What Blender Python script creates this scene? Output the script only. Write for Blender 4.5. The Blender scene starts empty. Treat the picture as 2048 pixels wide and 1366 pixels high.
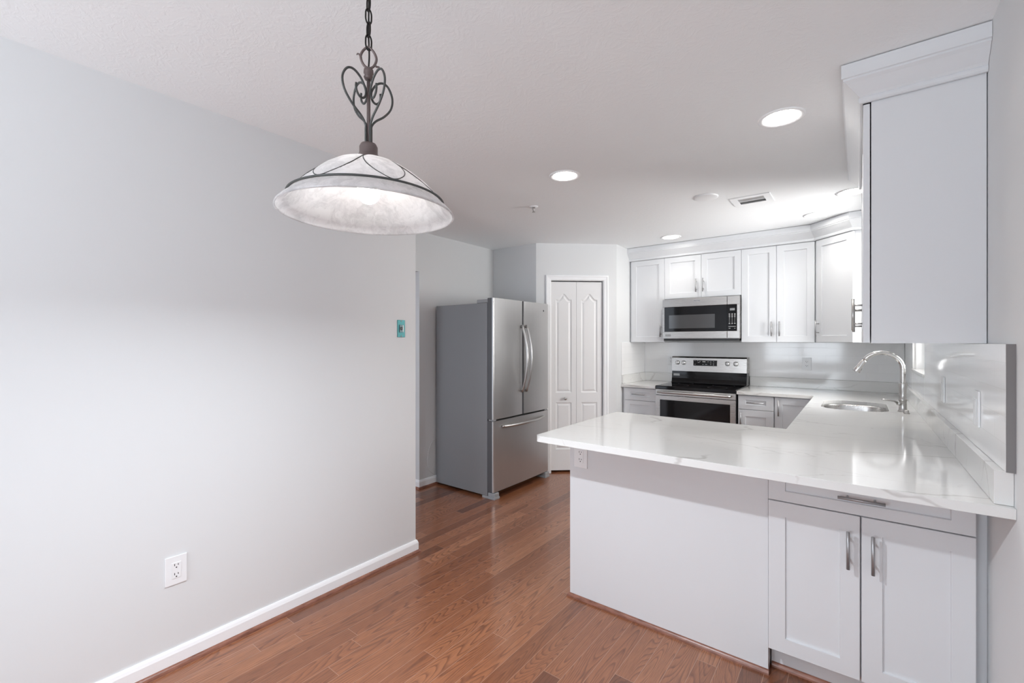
import bpy, bmesh, math, random
from math import sin, cos, pi, radians, sqrt
from mathutils import Vector, Matrix
random.seed(7)
S = bpy.context.scene
COL = S.collection

# ------------------------------------------------------------------ camera
CAM_Z = 1.3935
cd = bpy.data.cameras.new('camera'); cam = bpy.data.objects.new('camera', cd); COL.objects.link(cam)
cam.location = (0, 0, CAM_Z); cam.rotation_euler = (radians(90), 0, radians(37.6))
cd.sensor_width = 36.0; cd.lens = 900.0 / 2048 * 36.0; cd.shift_y = 0.0003
cd.clip_start = 0.02; cd.clip_end = 100
S.camera = cam

# ------------------------------------------------------------------ world, daylight, added lights, exposure
W = bpy.data.worlds.new('world'); S.world = W; W.use_nodes = True
bg = W.node_tree.nodes['Background']; bg.inputs[0].default_value = (0.80, 0.88, 1.0, 1); bg.inputs[1].default_value = 2.6

def area(name, loc, rot, sx, sy, power, col):
    l = bpy.data.lights.new(name, 'AREA'); l.shape = 'RECTANGLE'; l.size = sx; l.size_y = sy
    l.energy = power; l.color = col
    o = bpy.data.objects.new(name, l); o.location = loc; o.rotation_euler = rot; COL.objects.link(o); return o
# daylight through the sink window, and lamps added behind an unseen door and window
area('added_door_light', (0.72, -1.25, 1.15), (radians(90), 0, radians(90)), 1.9, 2.1, 12, (0.95, 0.97, 1.0))  # lamp added outside the unseen side door to light the left wall
area('added_window_light', (-1.1, -2.75, 1.5), (radians(90), 0, radians(0)), 1.7, 1.3, 60, (0.86, 0.93, 1.0))  # lamp added outside the unseen rear window
area('ceiling_fill', (-1.1, -3.4, 0.2), (radians(140), 0, 0), 2.6, 1.8, 380, (0.90, 0.95, 1.0))  # added fill lamp, tilted up to brighten the ceiling
area('daylight_sink', (0.75, 4.175, 1.62), (radians(90), 0, radians(90)), 0.75, 0.85, 52, (1.0, 0.985, 0.96))

V = S.view_settings
V.view_transform = 'Standard'; V.look = 'None'; V.gamma = 1.0; V.use_curve_mapping = False; V.exposure = 0.0
S.cycles.max_bounces = 10; S.cycles.diffuse_bounces = 6; S.cycles.glossy_bounces = 5
S.cycles.caustics_reflective = False; S.cycles.caustics_refractive = False; S.cycles.sample_clamp_indirect = 6

# ------------------------------------------------------------------ materials
def newmat(name):
    m = bpy.data.materials.new(name); m.use_nodes = True
    return m, m.node_tree.nodes, m.node_tree.links, m.node_tree.nodes['Principled BSDF']
def simple(name, col, rough=0.5, metal=0.0, spec=0.5, coat=0.0, bump=None):
    m, n, l, b = newmat(name)
    b.inputs['Base Color'].default_value = (*col, 1); b.inputs['Roughness'].default_value = rough
    b.inputs['Metallic'].default_value = metal; b.inputs['Specular IOR Level'].default_value = spec
    b.inputs['Coat Weight'].default_value = coat
    if bump:
        t = n.new('ShaderNodeTexCoord'); no = n.new('ShaderNodeTexNoise'); no.inputs['Scale'].default_value = bump[0]
        no.inputs['Detail'].default_value = 4
        bp = n.new('ShaderNodeBump'); bp.inputs['Strength'].default_value = bump[1]; bp.inputs['Distance'].default_value = bump[2]
        l.new(t.outputs['Object'], no.inputs['Vector']); l.new(no.outputs['Fac'], bp.inputs['Height']); l.new(bp.outputs['Normal'], b.inputs['Normal'])
    return m
def mapping(n, l, scale=(1, 1, 1), rot=(0, 0, 0), loc=(0, 0, 0), out='Object'):
    t = n.new('ShaderNodeTexCoord'); mp = n.new('ShaderNodeMapping')
    mp.inputs['Scale'].default_value = scale; mp.inputs['Rotation'].default_value = rot; mp.inputs['Location'].default_value = loc
    l.new(t.outputs[out], mp.inputs['Vector']); return mp.outputs['Vector']
def ramp(n, l, fac, stops):
    r = n.new('ShaderNodeValToRGB'); e = r.color_ramp.elements
    while len(e) > 1: e.remove(e[-1])
    e[0].position = stops[0][0]; e[0].color = (*stops[0][1], 1)
    for p, c in stops[1:]:
        x = e.new(p); x.color = (*c, 1)
    l.new(fac, r.inputs['Fac']); return r.outputs['Color']
def mathn(n, l, op, a, b=None, c=None):
    x = n.new('ShaderNodeMath'); x.operation = op
    for i, v in enumerate((a, b, c)):
        if v is None: continue
        if isinstance(v, (int, float)): x.inputs[i].default_value = v
        else: l.new(v, x.inputs[i])
    return x.outputs[0]
def mixc(n, l, fac, a, b, mode='MIX'):
    x = n.new('ShaderNodeMix'); x.data_type = 'RGBA'; x.blend_type = mode
    for i, v in ((0, fac), (6, a), (7, b)):
        if isinstance(v, (int, float)): x.inputs[i].default_value = v
        elif isinstance(v, tuple): x.inputs[i].default_value = (*v, 1)
        else: l.new(v, x.inputs[i])
    return x.outputs[2]

wall_paint = simple('wall_paint', (0.72, 0.73, 0.735), 0.6, spec=0.25, bump=(260, 0.06, 0.001))
trim_paint = simple('trim_paint', (0.92, 0.93, 0.94), 0.35)
cab_white = simple('cabinet_white', (0.73, 0.745, 0.765), 0.32)
door_white = simple('door_white', (0.80, 0.80, 0.80), 0.38, bump=(90, 0.05, 0.001))
plastic_white = simple('white_plastic', (0.85, 0.86, 0.87), 0.3)
slot_dark = simple('dark_slot', (0.03, 0.03, 0.03), 0.5)
gap_dark = simple('dark_void', (0.015, 0.015, 0.015), 0.8)  # near black; painted shade for pantry and door gap, also the gasket colour
nickel = simple('brushed_nickel', (0.50, 0.49, 0.48), 0.32, metal=1.0)
nickel_dark = simple('brushed_steel_handle', (0.40, 0.40, 0.41), 0.42, metal=0.75)
black_glass = simple('black_glass', (0.005, 0.005, 0.006), 0.06, spec=0.3)
satin = simple('satin_silver', (0.80, 0.80, 0.80), 0.32, metal=0.6)
black_plastic = simple('black_plastic', (0.012, 0.012, 0.012), 0.35)
bronze = simple('bronze_iron', (0.16, 0.125, 0.12), 0.5, metal=0.5, bump=(400, 0.3, 0.001))
iron = simple('dark_iron', (0.085, 0.088, 0.085), 0.5, metal=0.5)
chain_black = simple('black_chain', (0.02, 0.017, 0.016), 0.45, metal=0.6)
grey_plastic = simple('grey_plastic', (0.33, 0.34, 0.35), 0.45)
teal = simple('teal_metal', (0.03, 0.20, 0.21), 0.35, metal=0.3)
marking = simple('pale_marking', (0.6, 0.6, 0.6), 0.5)
lcd = simple('grey_display', (0.25, 0.26, 0.26), 0.4)
cord_white = simple('white_cord', (0.7, 0.7, 0.7), 0.5)

def mk_ceiling():
    m, n, l, b = newmat('textured_ceiling')
    b.inputs['Base Color'].default_value = (0.91, 0.925, 0.935, 1); b.inputs['Roughness'].default_value = 0.75
    v = mapping(n, l)
    a = n.new('ShaderNodeTexNoise'); a.inputs['Scale'].default_value = 7; a.inputs['Detail'].default_value = 2; l.new(v, a.inputs['Vector'])
    sc = n.new('ShaderNodeVectorMath'); sc.operation = 'SCALE'; sc.inputs['Scale'].default_value = 0.35; l.new(a.outputs['Color'], sc.inputs[0])
    ad = n.new('ShaderNodeVectorMath'); ad.operation = 'ADD'; l.new(v, ad.inputs[0]); l.new(sc.outputs[0], ad.inputs[1])
    w = n.new('ShaderNodeTexNoise'); w.inputs['Scale'].default_value = 30; w.inputs['Detail'].default_value = 5; w.inputs['Roughness'].default_value = 0.65
    l.new(ad.outputs[0], w.inputs['Vector'])
    r = ramp(n, l, w.outputs['Fac'], [(0.47, (0, 0, 0)), (0.66, (1, 1, 1))])
    bp = n.new('ShaderNodeBump'); bp.inputs['Strength'].default_value = 0.22; bp.inputs['Distance'].default_value = 0.002
    l.new(r, bp.inputs['Height']); l.new(bp.outputs['Normal'], b.inputs['Normal'])
    return m
ceiling_mat = mk_ceiling()

def mk_floor():
    m, n, l, b = newmat('oak_plank_floor')
    t = n.new('ShaderNodeTexCoord'); sep = n.new('ShaderNodeSeparateXYZ'); l.new(t.outputs['Object'], sep.inputs[0])
    PW = 0.0826
    comb = n.new('ShaderNodeCombineXYZ'); l.new(mathn(n, l, 'ADD', sep.outputs['Y'], 20), comb.inputs['X'])
    xs = mathn(n, l, 'ADD', sep.outputs['X'], 1.223 + PW * 60); l.new(xs, comb.inputs['Y'])
    def brick(off, fr, wd):
        k = n.new('ShaderNodeTexBrick'); k.offset = off; k.offset_frequency = fr; k.squash = 1.0
        k.inputs['Scale'].default_value = 1; k.inputs['Brick Width'].default_value = wd; k.inputs['Row Height'].default_value = PW
        k.inputs['Mortar Size'].default_value = 0.0013; k.inputs['Mortar Smooth'].default_value = 0.4; k.inputs['Bias'].default_value = 0
        k.inputs['Color1'].default_value = (0, 0, 0, 1); k.inputs['Color2'].default_value = (1, 1, 1, 1); k.inputs['Mortar'].default_value = (0.5, 0.5, 0.5, 1)
        l.new(comb.outputs[0], k.inputs['Vector']); return k
    # every row gets its own stagger
    row = mathn(n, l, 'FLOOR', mathn(n, l, 'DIVIDE', xs, PW))
    wn = n.new('ShaderNodeTexWhiteNoise'); wn.noise_dimensions = '1D'; l.new(row, wn.inputs['W'])
    l.new(mathn(n, l, 'ADD', mathn(n, l, 'ADD', sep.outputs['Y'], 20), mathn(n, l, 'MULTIPLY', wn.outputs['Value'], 0.9)), comb.inputs['X'])
    k = brick(0.0, 1, 1.02)
    tone = k.outputs['Color']
    seed = mathn(n, l, 'ADD', mathn(n, l, 'MULTIPLY', tone, 37.0), mathn(n, l, 'MULTIPLY', wn.outputs['Value'], 91.0))
    def coords(sx, sy):
        g = n.new('ShaderNodeCombineXYZ'); l.new(mathn(n, l, 'MULTIPLY', sep.outputs['X'], sx), g.inputs['X'])
        l.new(mathn(n, l, 'MULTIPLY', sep.outputs['Y'], sy), g.inputs['Y']); l.new(seed, g.inputs['Z']); return g.outputs[0]
    n1 = n.new('ShaderNodeTexNoise'); n1.inputs['Scale'].default_value = 1; n1.inputs['Detail'].default_value = 1.0; n1.inputs['Roughness'].default_value = 0.35
    l.new(coords(9.5, 1.0), n1.inputs['Vector'])
    rings = mathn(n, l, 'FRACT', mathn(n, l, 'MULTIPLY', n1.outputs['Fac'], 34.0))
    rr = ramp(n, l, rings, [(0.0, (0.9, 0.9, 0.9)), (0.12, (0.0, 0.0, 0.0)), (0.45, (0.75, 0.75, 0.75)), (1.0, (1, 1, 1))])
    n2 = n.new('ShaderNodeTexNoise'); n2.inputs['Scale'].default_value = 1; n2.inputs['Detail'].default_value = 2
    l.new(coords(420, 16), n2.inputs['Vector'])
    n3 = n.new('ShaderNodeTexNoise'); n3.inputs['Scale'].default_value = 1; n3.inputs['Detail'].default_value = 2
    l.new(coords(30, 2.0), n3.inputs['Vector'])
    base = ramp(n, l, tone, [(0.0, (0.150, 0.050, 0.022)), (0.12, (0.24, 0.084, 0.034)), (0.30, (0.34, 0.125, 0.053)), (0.7, (0.40, 0.157, 0.070)), (1.0, (0.50, 0.215, 0.105))])
    base = mixc(n, l, mathn(n, l, 'MULTIPLY', n3.outputs['Fac'], 0.40), base, (0.24, 0.085, 0.040))
    c = mixc(n, l, mathn(n, l, 'MULTIPLY', mathn(n, l, 'SUBTRACT', 1.0, rr), 0.62), base, (0.105, 0.034, 0.017))
    f2 = ramp(n, l, n2.outputs['Fac'], [(0.38, (0.62, 0.60, 0.58)), (0.56, (1, 1, 1))])
    c = mixc(n, l, 0.55, c, f2, 'MULTIPLY')
    seam = mathn(n, l, 'MULTIPLY', k.outputs['Fac'], 0.6)
    c = mixc(n, l, seam, c, (0.48, 0.30, 0.22))  # pale seam colour stands in for the highlight on plank bevels
    l.new(c, b.inputs['Base Color'])
    l.new(mathn(n, l, 'MULTIPLY_ADD', f2, -0.06, 0.36), b.inputs['Roughness'])
    b.inputs['Coat Weight'].default_value = 0.6; b.inputs['Coat Roughness'].default_value = 0.13
    bp = n.new('ShaderNodeBump'); bp.inputs['Strength'].default_value = 0.2; bp.inputs['Distance'].default_value = 0.001
    h = mathn(n, l, 'SUBTRACT', mathn(n, l, 'MULTIPLY', rr, 0.25), k.outputs['Fac'])
    l.new(h, bp.inputs['Height']); l.new(bp.outputs['Normal'], b.inputs['Normal'])
    return m
floor_mat = mk_floor()

def mk_wood_strip():
    m, n, l, b = newmat('stained_wood_strip')
    v = mapping(n, l, scale=(14, 14, 60))
    no = n.new('ShaderNodeTexNoise'); no.inputs['Scale'].default_value = 1.6; no.inputs['Detail'].default_value = 5; l.new(v, no.inputs['Vector'])
    c = ramp(n, l, no.outputs['Fac'], [(0.3, (0.17, 0.065, 0.042)), (0.7, (0.32, 0.14, 0.095))])
    l.new(c, b.inputs['Base Color']); b.inputs['Roughness'].default_value = 0.3
    return m
wood_strip = mk_wood_strip()

def mk_quartz():
    m, n, l, b = newmat('veined_quartz')
    def vein(scale, rot, dist, width, seedloc, mlo, mhi, mscale):
        v = mapping(n, l, scale=scale, rot=rot, loc=seedloc)
        d = n.new('ShaderNodeTexNoise'); d.inputs['Scale'].default_value = 3.2; d.inputs['Detail'].default_value = 4; l.new(v, d.inputs['Vector'])
        sc = n.new('ShaderNodeVectorMath'); sc.operation = 'SCALE'; sc.inputs['Scale'].default_value = dist; l.new(d.outputs['Color'], sc.inputs[0])
        ad = n.new('ShaderNodeVectorMath'); ad.operation = 'ADD'; l.new(v, ad.inputs[0]); l.new(sc.outputs[0], ad.inputs[1])
        w = n.new('ShaderNodeTexVoronoi'); w.feature = 'DISTANCE_TO_EDGE'; w.inputs['Scale'].default_value = 1.0; l.new(ad.outputs[0], w.inputs['Vector'])
        line = ramp(n, l, w.outputs['Distance'], [(0.0, (1, 1, 1)), (width * 0.45, (0.8, 0.8, 0.8)), (width, (0, 0, 0))])
        mk = n.new('ShaderNodeTexNoise'); mk.inputs['Scale'].default_value = mscale; mk.inputs['Detail'].default_value = 1; l.new(v, mk.inputs['Vector'])
        mm = ramp(n, l, mk.outputs['Fac'], [(mlo, (0, 0, 0)), (mhi, (1, 1, 1))])
        return mathn(n, l, 'MULTIPLY', line, mm)
    v1 = vein((1.1, 2.6, 2.2), (0, 0, radians(-14)), 0.30, 0.014, (3.1, 0.4, 1.7), 0.42, 0.60, 1.3)
    v2 = vein((2.2, 4.8, 4), (0.3, 0, radians(22)), 0.35, 0.012, (7.7, 2.2, 4.1), 0.50, 0.64, 1.6)
    c = mixc(n, l, mathn(n, l, 'MULTIPLY', v1, 0.42), (0.755, 0.75, 0.735), (0.34, 0.31, 0.29))
    c = mixc(n, l, mathn(n, l, 'MULTIPLY', v2, 0.25), c, (0.38, 0.34, 0.31))
    l.new(c, b.inputs['Base Color']); b.inputs['Roughness'].default_value = 0.09; b.inputs['Specular IOR Level'].default_value = 0.55
    return m
quartz = mk_quartz()

def mk_tile(name, axis):
    m, n, l, b = newmat(name)
    t = n.new('ShaderNodeTexCoord'); sep = n.new('ShaderNodeSeparateXYZ'); l.new(t.outputs['Object'], sep.inputs[0])
    cb = n.new('ShaderNodeCombineXYZ'); l.new(mathn(n, l, 'ADD', sep.outputs[axis], 30.5 - 1.971), cb.inputs['X'])
    l.new(mathn(n, l, 'SUBTRACT', sep.outputs['Z'], 1.03 - 0.0762 * 20), cb.inputs['Y'])
    k = n.new('ShaderNodeTexBrick'); k.offset = 0.28; k.inputs['Scale'].default_value = 1
    k.inputs['Brick Width'].default_value = 0.305; k.inputs['Row Height'].default_value = 0.0762
    k.inputs['Mortar Size'].default_value = 0.0009; k.inputs['Mortar Smooth'].default_value = 0.3
    k.inputs['Color1'].default_value = (0.86, 0.86, 0.86, 1); k.inputs['Color2'].default_value = (0.88, 0.88, 0.88, 1); k.inputs['Mortar'].default_value = (0.80, 0.80, 0.79, 1)
    l.new(cb.outputs[0], k.inputs['Vector']); l.new(k.outputs['Color'], b.inputs['Base Color'])
    b.inputs['Roughness'].default_value = 0.08
    no = n.new('ShaderNodeTexNoise'); no.inputs['Scale'].default_value = 9; no.inputs['Detail'].default_value = 1; l.new(t.outputs['Object'], no.inputs['Vector'])
    bp = n.new('ShaderNodeBump'); bp.inputs['Strength'].default_value = 0.25; bp.inputs['Distance'].default_value = 0.0010
    l.new(mathn(n, l, 'SUBTRACT', mathn(n, l, 'MULTIPLY', no.outputs['Fac'], 0.10), k.outputs['Fac']), bp.inputs['Height'])
    l.new(bp.outputs['Normal'], b.inputs['Normal'])
    return m
tile_x = mk_tile('glossy_tile_back', 'X'); tile_y = mk_tile('glossy_tile_side', 'Y')

def mk_steel(name, col, rough, sc, var=0.10, warp=0.0, met=1.0):
    m, n, l, b = newmat(name)
    v = mapping(n, l, scale=sc)
    no = n.new('ShaderNodeTexNoise'); no.inputs['Scale'].default_value = 1; no.inputs['Detail'].default_value = 6; no.inputs['Roughness'].default_value = 0.65
    l.new(v, no.inputs['Vector'])
    c = ramp(n, l, no.outputs['Fac'], [(0.3, tuple(x * 0.95 for x in col)), (0.7, col)])
    l.new(c, b.inputs['Base Color']); b.inputs['Metallic'].default_value = met
    l.new(mathn(n, l, 'MULTIPLY_ADD', no.outputs['Fac'], var, rough - var / 2), b.inputs['Roughness'])
    bp = n.new('ShaderNodeBump'); bp.inputs['Strength'].default_value = 0.10 if warp else 0.03; bp.inputs['Distance'].default_value = 0.001
    h = no.outputs['Fac']
    if warp:
        v2 = mapping(n, l, scale=(3.2, 3.2, 1.1))
        n2 = n.new('ShaderNodeTexNoise'); n2.inputs['Scale'].default_value = 1; n2.inputs['Detail'].default_value = 1; l.new(v2, n2.inputs['Vector'])
        h = mathn(n, l, 'ADD', h, mathn(n, l, 'MULTIPLY', n2.outputs['Fac'], warp))
    l.new(h, bp.inputs['Height']); l.new(bp.outputs['Normal'], b.inputs['Normal'])
    return m
steel_v = mk_steel('brushed_steel_vertical', (0.56, 0.555, 0.55), 0.30, (260, 260, 3), warp=26, met=0.82)
steel_h = mk_steel('brushed_steel_horizontal', (0.47, 0.45, 0.43), 0.27, (3, 3, 300))
steel_sink = mk_steel('sink_steel', (0.55, 0.54, 0.53), 0.28, (30, 30, 30))
chrome = simple('polished_steel', (0.66, 0.65, 0.64), 0.16, metal=1.0)
fridge_side = simple('grey_textured_steel', (0.25, 0.253, 0.26), 0.42, metal=0.15, bump=(700, 0.35, 0.001))

def mk_glass(name):
    m = bpy.data.materials.new(name); m.use_nodes = True; n = m.node_tree.nodes; l = m.node_tree.links
    n.clear(); o = n.new('ShaderNodeOutputMaterial'); mx = n.new('ShaderNodeMixShader'); tr = n.new('ShaderNodeBsdfTransparent'); gl = n.new('ShaderNodeBsdfGlossy')
    gl.inputs['Roughness'].default_value = 0.02; fr = n.new('ShaderNodeFresnel'); fr.inputs['IOR'].default_value = 1.45
    l.new(fr.outputs[0], mx.inputs[0]); l.new(tr.outputs[0], mx.inputs[1]); l.new(gl.outputs[0], mx.inputs[2]); l.new(mx.outputs[0], o.inputs[0])
    return m
pane_glass = mk_glass('window_glass')

def mk_shade():
    m = bpy.data.materials.new('alabaster_glass'); m.use_nodes = True; n = m.node_tree.nodes; l = m.node_tree.links
    n.clear(); o = n.new('ShaderNodeOutputMaterial')
    v = mapping(n, l, scale=(9, 9, 9))
    d = n.new('ShaderNodeTexNoise'); d.inputs['Scale'].default_value = 1.3; d.inputs['Detail'].default_value = 5; l.new(v, d.inputs['Vector'])
    sc = n.new('ShaderNodeVectorMath'); sc.operation = 'SCALE'; sc.inputs['Scale'].default_value = 2.2; l.new(d.outputs['Color'], sc.inputs[0])
    ad = n.new('ShaderNodeVectorMath'); ad.operation = 'ADD'; l.new(v, ad.inputs[0]); l.new(sc.outputs[0], ad.inputs[1])
    w = n.new('ShaderNodeTexNoise'); w.inputs['Scale'].default_value = 1.7; w.inputs['Detail'].default_value = 6; w.inputs['Roughness'].default_value = 0.7; l.new(ad.outputs[0], w.inputs['Vector'])
    c = ramp(n, l, w.outputs['Fac'], [(0.36, (0.69, 0.69, 0.70)), (0.56, (0.87, 0.87, 0.88))])
    df = n.new('ShaderNodeBsdfDiffuse'); tl = n.new('ShaderNodeBsdfTranslucent'); gl = n.new('ShaderNodeBsdfGlossy'); gl.inputs['Roughness'].default_value = 0.15
    l.new(c, df.inputs[0]); l.new(c, tl.inputs[0])
    m1 = n.new('ShaderNodeMixShader'); m1.inputs[0].default_value = 0.62; l.new(df.outputs[0], m1.inputs[1]); l.new(tl.outputs[0], m1.inputs[2])
    m2 = n.new('ShaderNodeMixShader'); m2.inputs[0].default_value = 0.04; l.new(m1.outputs[0], m2.inputs[1]); l.new(gl.outputs[0], m2.inputs[2])
    l.new(m2.outputs[0], o.inputs[0]); return m
shade_mat = mk_shade()

def emis(name, col, s):
    m = bpy.data.materials.new(name); m.use_nodes = True; n = m.node_tree.nodes; l = m.node_tree.links
    n.clear(); o = n.new('ShaderNodeOutputMaterial'); e = n.new('ShaderNodeEmission'); e.inputs[0].default_value = (*col, 1); e.inputs[1].default_value = s
    l.new(e.outputs[0], o.inputs[0]); return m
can_glow = emis('downlight_lens', (1.0, 0.97, 0.92), 30)
bulb_glow = emis('bulb_glow', (1.0, 0.97, 0.93), 46)

# ------------------------------------------------------------------ mesh helpers
class MB:
    def __init__(s): s.bm = bmesh.new()
    def box(s, x0, x1, y0, y1, z0, z1, bev=0.0, seg=2):
        c = [(x0, y0, z0), (x1, y0, z0), (x1, y1, z0), (x0, y1, z0), (x0, y0, z1), (x1, y0, z1), (x1, y1, z1), (x0, y1, z1)]
        v = [s.bm.verts.new(p) for p in c]
        f = [s.bm.faces.new([v[i] for i in q]) for q in ((0, 3, 2, 1), (4, 5, 6, 7), (0, 1, 5, 4), (1, 2, 6, 5), (2, 3, 7, 6), (3, 0, 4, 7))]
        if bev > 0:
            e = list({x for y in f for x in y.edges})
            bmesh.ops.bevel(s.bm, geom=e, offset=bev, segments=seg, profile=0.5, affect='EDGES')
        return s
    def tube(s, pts, r, seg=10, cap=True, closed=False):
        pts = [Vector(p) for p in pts]; n = len(pts); rings = []
        rs = r if isinstance(r, (list, tuple)) else [r] * n
        up = None
        for i, p in enumerate(pts):
            if closed: t = (pts[(i + 1) % n] - pts[i - 1]).normalized()
            else: t = (pts[min(i + 1, n - 1)] - pts[max(i - 1, 0)]).normalized()
            if up is None:
                a = Vector((0, 0, 1)) if abs(t.z) < 0.9 else Vector((1, 0, 0))
                up = (a - t * a.dot(t)).normalized()
            else:
                up = (up - t * up.dot(t)).normalized()
            b = t.cross(up)
            rings.append([s.bm.verts.new(p + (up * cos(2 * pi * k / seg) + b * sin(2 * pi * k / seg)) * rs[i]) for k in range(seg)])
        m = n if closed else n - 1
        for i in range(m):
            A, B = rings[i], rings[(i + 1) % n]
            for k in range(seg):
                f = s.bm.faces.new((A[k], A[(k + 1) % seg], B[(k + 1) % seg], B[k])); f.smooth = True
        if cap and not closed:
            s.bm.faces.new(rings[0][::-1]); s.bm.faces.new(rings[-1])
        return s
    def lathe(s, prof, c=(0, 0, 0), seg=40, ax='z', smooth=True, close_ends=True):
        c = Vector(c); rings = []
        for r, h in prof:
            ring = []
            if r < 1e-6:
                p = {'z': Vector((0, 0, h)), 'y': Vector((0, h, 0)), 'x': Vector((h, 0, 0))}[ax]
                ring = [s.bm.verts.new(c + p)]
            else:
                for k in range(seg):
                    a = 2 * pi * k / seg
                    p = {'z': Vector((r * cos(a), r * sin(a), h)), 'y': Vector((r * cos(a), h, r * sin(a))), 'x': Vector((h, r * cos(a), r * sin(a)))}[ax]
                    ring.append(s.bm.verts.new(c + p))
            rings.append(ring)
        for A, B in zip(rings, rings[1:]):
            for k in range(seg):
                if len(A) == 1 and len(B) == 1: break
                if len(A) == 1: vs = (A[0], B[(k + 1) % seg], B[k])
                elif len(B) == 1: vs = (A[k], A[(k + 1) % seg], B[0])
                else: vs = (A[k], A[(k + 1) % seg], B[(k + 1) % seg], B[k])
                f = s.bm.faces.new(vs); f.smooth = smooth
        if close_ends:
            if len(rings[0]) > 1: s.bm.faces.new(rings[0][::-1])
            if len(rings[-1]) > 1: s.bm.faces.new(rings[-1])
        return s
    def prism(s, poly, z0, z1):
        """extrude an XY polygon in z"""
        a = [s.bm.verts.new((x, y, z0)) for x, y in poly]; b = [s.bm.verts.new((x, y, z1)) for x, y in poly]
        n = len(poly); s.bm.faces.new(a[::-1]); s.bm.faces.new(b)
        for i in range(n): s.bm.faces.new((a[i], a[(i + 1) % n], b[(i + 1) % n], b[i]))
        return s
    def slab(s, outer, holes, z0, z1):
        """flat slab with holes: XY outlines"""
        loops = [outer] + holes; top = []
        es = []; vs = []
        for L in loops:
            v = [s.bm.verts.new((x, y, z1)) for x, y in L]; vs.append(v)
            es += [s.bm.edges.new((v[i], v[(i + 1) % len(v)])) for i in range(len(v))]
        r = bmesh.ops.triangle_fill(s.bm, use_beauty=True, use_dissolve=False, edges=es)
        tf = [g for g in r['geom'] if isinstance(g, bmesh.types.BMFace)]
        mp = {}
        for v in vs:
            for a in v: mp[a] = s.bm.verts.new((a.co.x, a.co.y, z0))
        for f in tf: s.bm.faces.new([mp[a] for a in reversed(f.verts)])
        for v in vs:
            for i in range(len(v)):
                a, b = v[i], v[(i + 1) % len(v)]; s.bm.faces.new((a, b, mp[b], mp[a]))
        return s
    def mat(s, M): s.bm.transform(M); return s
    def build(s, name, material, parent=None, smooth=False, bevel=0.0, flip=False):
        bmesh.ops.recalc_face_normals(s.bm, faces=s.bm.faces)
        me = bpy.data.meshes.new(name); s.bm.to_mesh(me); s.bm.free()
        if smooth:
            for p in me.polygons: p.use_smooth = True
        ms = material if isinstance(material, (list, tuple)) else [material]
        for x in ms: me.materials.append(x)
        o = bpy.data.objects.new(name, me); COL.objects.link(o)
        if parent: o.parent = parent
        if bevel:
            b = o.modifiers.new('bevel', 'BEVEL'); b.width = bevel; b.segments = 2; b.limit_method = 'ANGLE'; b.angle_limit = radians(40)
        return o
def tag(o, label, cat, group=None):
    o['label'] = label; o['category'] = cat
    if group: o['group'] = group
    return o
def struct(o): o['kind'] = 'structure'; return o
def empty(name, loc=(0, 0, 0), rz=0.0):
    o = bpy.data.objects.new(name, None); o.empty_display_size = 0.05
    o.location = loc; o.rotation_euler = (0, 0, rz); COL.objects.link(o); return o
def catmull(P, k=8, closed=False):
    P = [Vector(p) for p in P]; out = []; n = len(P)
    rng = range(n if closed else n - 1)
    for i in rng:
        a = P[(i - 1) % n] if closed or i > 0 else P[0] * 2 - P[1]
        b = P[i]; c = P[(i + 1) % n]; d = P[(i + 2) % n] if closed or i + 2 < n else P[-1] * 2 - P[-2]
        for j in range(k):
            t = j / k
            out.append(0.5 * ((2 * b) + (c - a) * t + (2 * a - 5 * b + 4 * c - d) * t * t + (3 * b - a - 3 * c + d) * t ** 3))
    if not closed: out.append(P[-1])
    return out
def rrect(x0, x1, y0, y1, r, k=8):
    pts = []
    for cx, cy, a0 in ((x1 - r, y1 - r, 0), (x0 + r, y1 - r, 90), (x0 + r, y0 + r, 180), (x1 - r, y0 + r, 270)):
        for j in range(k + 1):
            a = radians(a0 + 90 * j / k); pts.append((cx + r * cos(a), cy + r * sin(a)))
    return pts
def offset_path(pts, d):
    """offset an open 2-D path to its right by d with mitred corners"""
    out = []; n = len(pts)
    for i in range(n):
        def nr(a, b):
            t = (Vector(b) - Vector(a)).normalized(); return Vector((t.y, -t.x))
        if i == 0: m = nr(pts[0], pts[1])
        elif i == n - 1: m = nr(pts[-2], pts[-1])
        else:
            a = nr(pts[i - 1], pts[i]); b = nr(pts[i], pts[i + 1]); m = (a + b) / (1 + a.dot(b))
        out.append((pts[i][0] + m.x * d, pts[i][1] + m.y * d))
    return out
def sweep(mb, path, prof):
    """closed profile [(out,z)] swept along a 2-D path, outward = right side of travel"""
    rows = []
    offs = {}
    for o, z in prof:
        if o not in offs: offs[o] = offset_path(path, o)
        rows.append([mb.bm.verts.new((x, y, z)) for x, y in offs[o]])
    n = len(prof)
    for i in range(n):
        A, B = rows[i], rows[(i + 1) % n]
        for k in range(len(path) - 1): mb.bm.faces.new((A[k], A[k + 1], B[k + 1], B[k]))
    mb.bm.faces.new([r[0] for r in rows]); mb.bm.faces.new([r[-1] for r in rows][::-1])
    return mb

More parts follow.
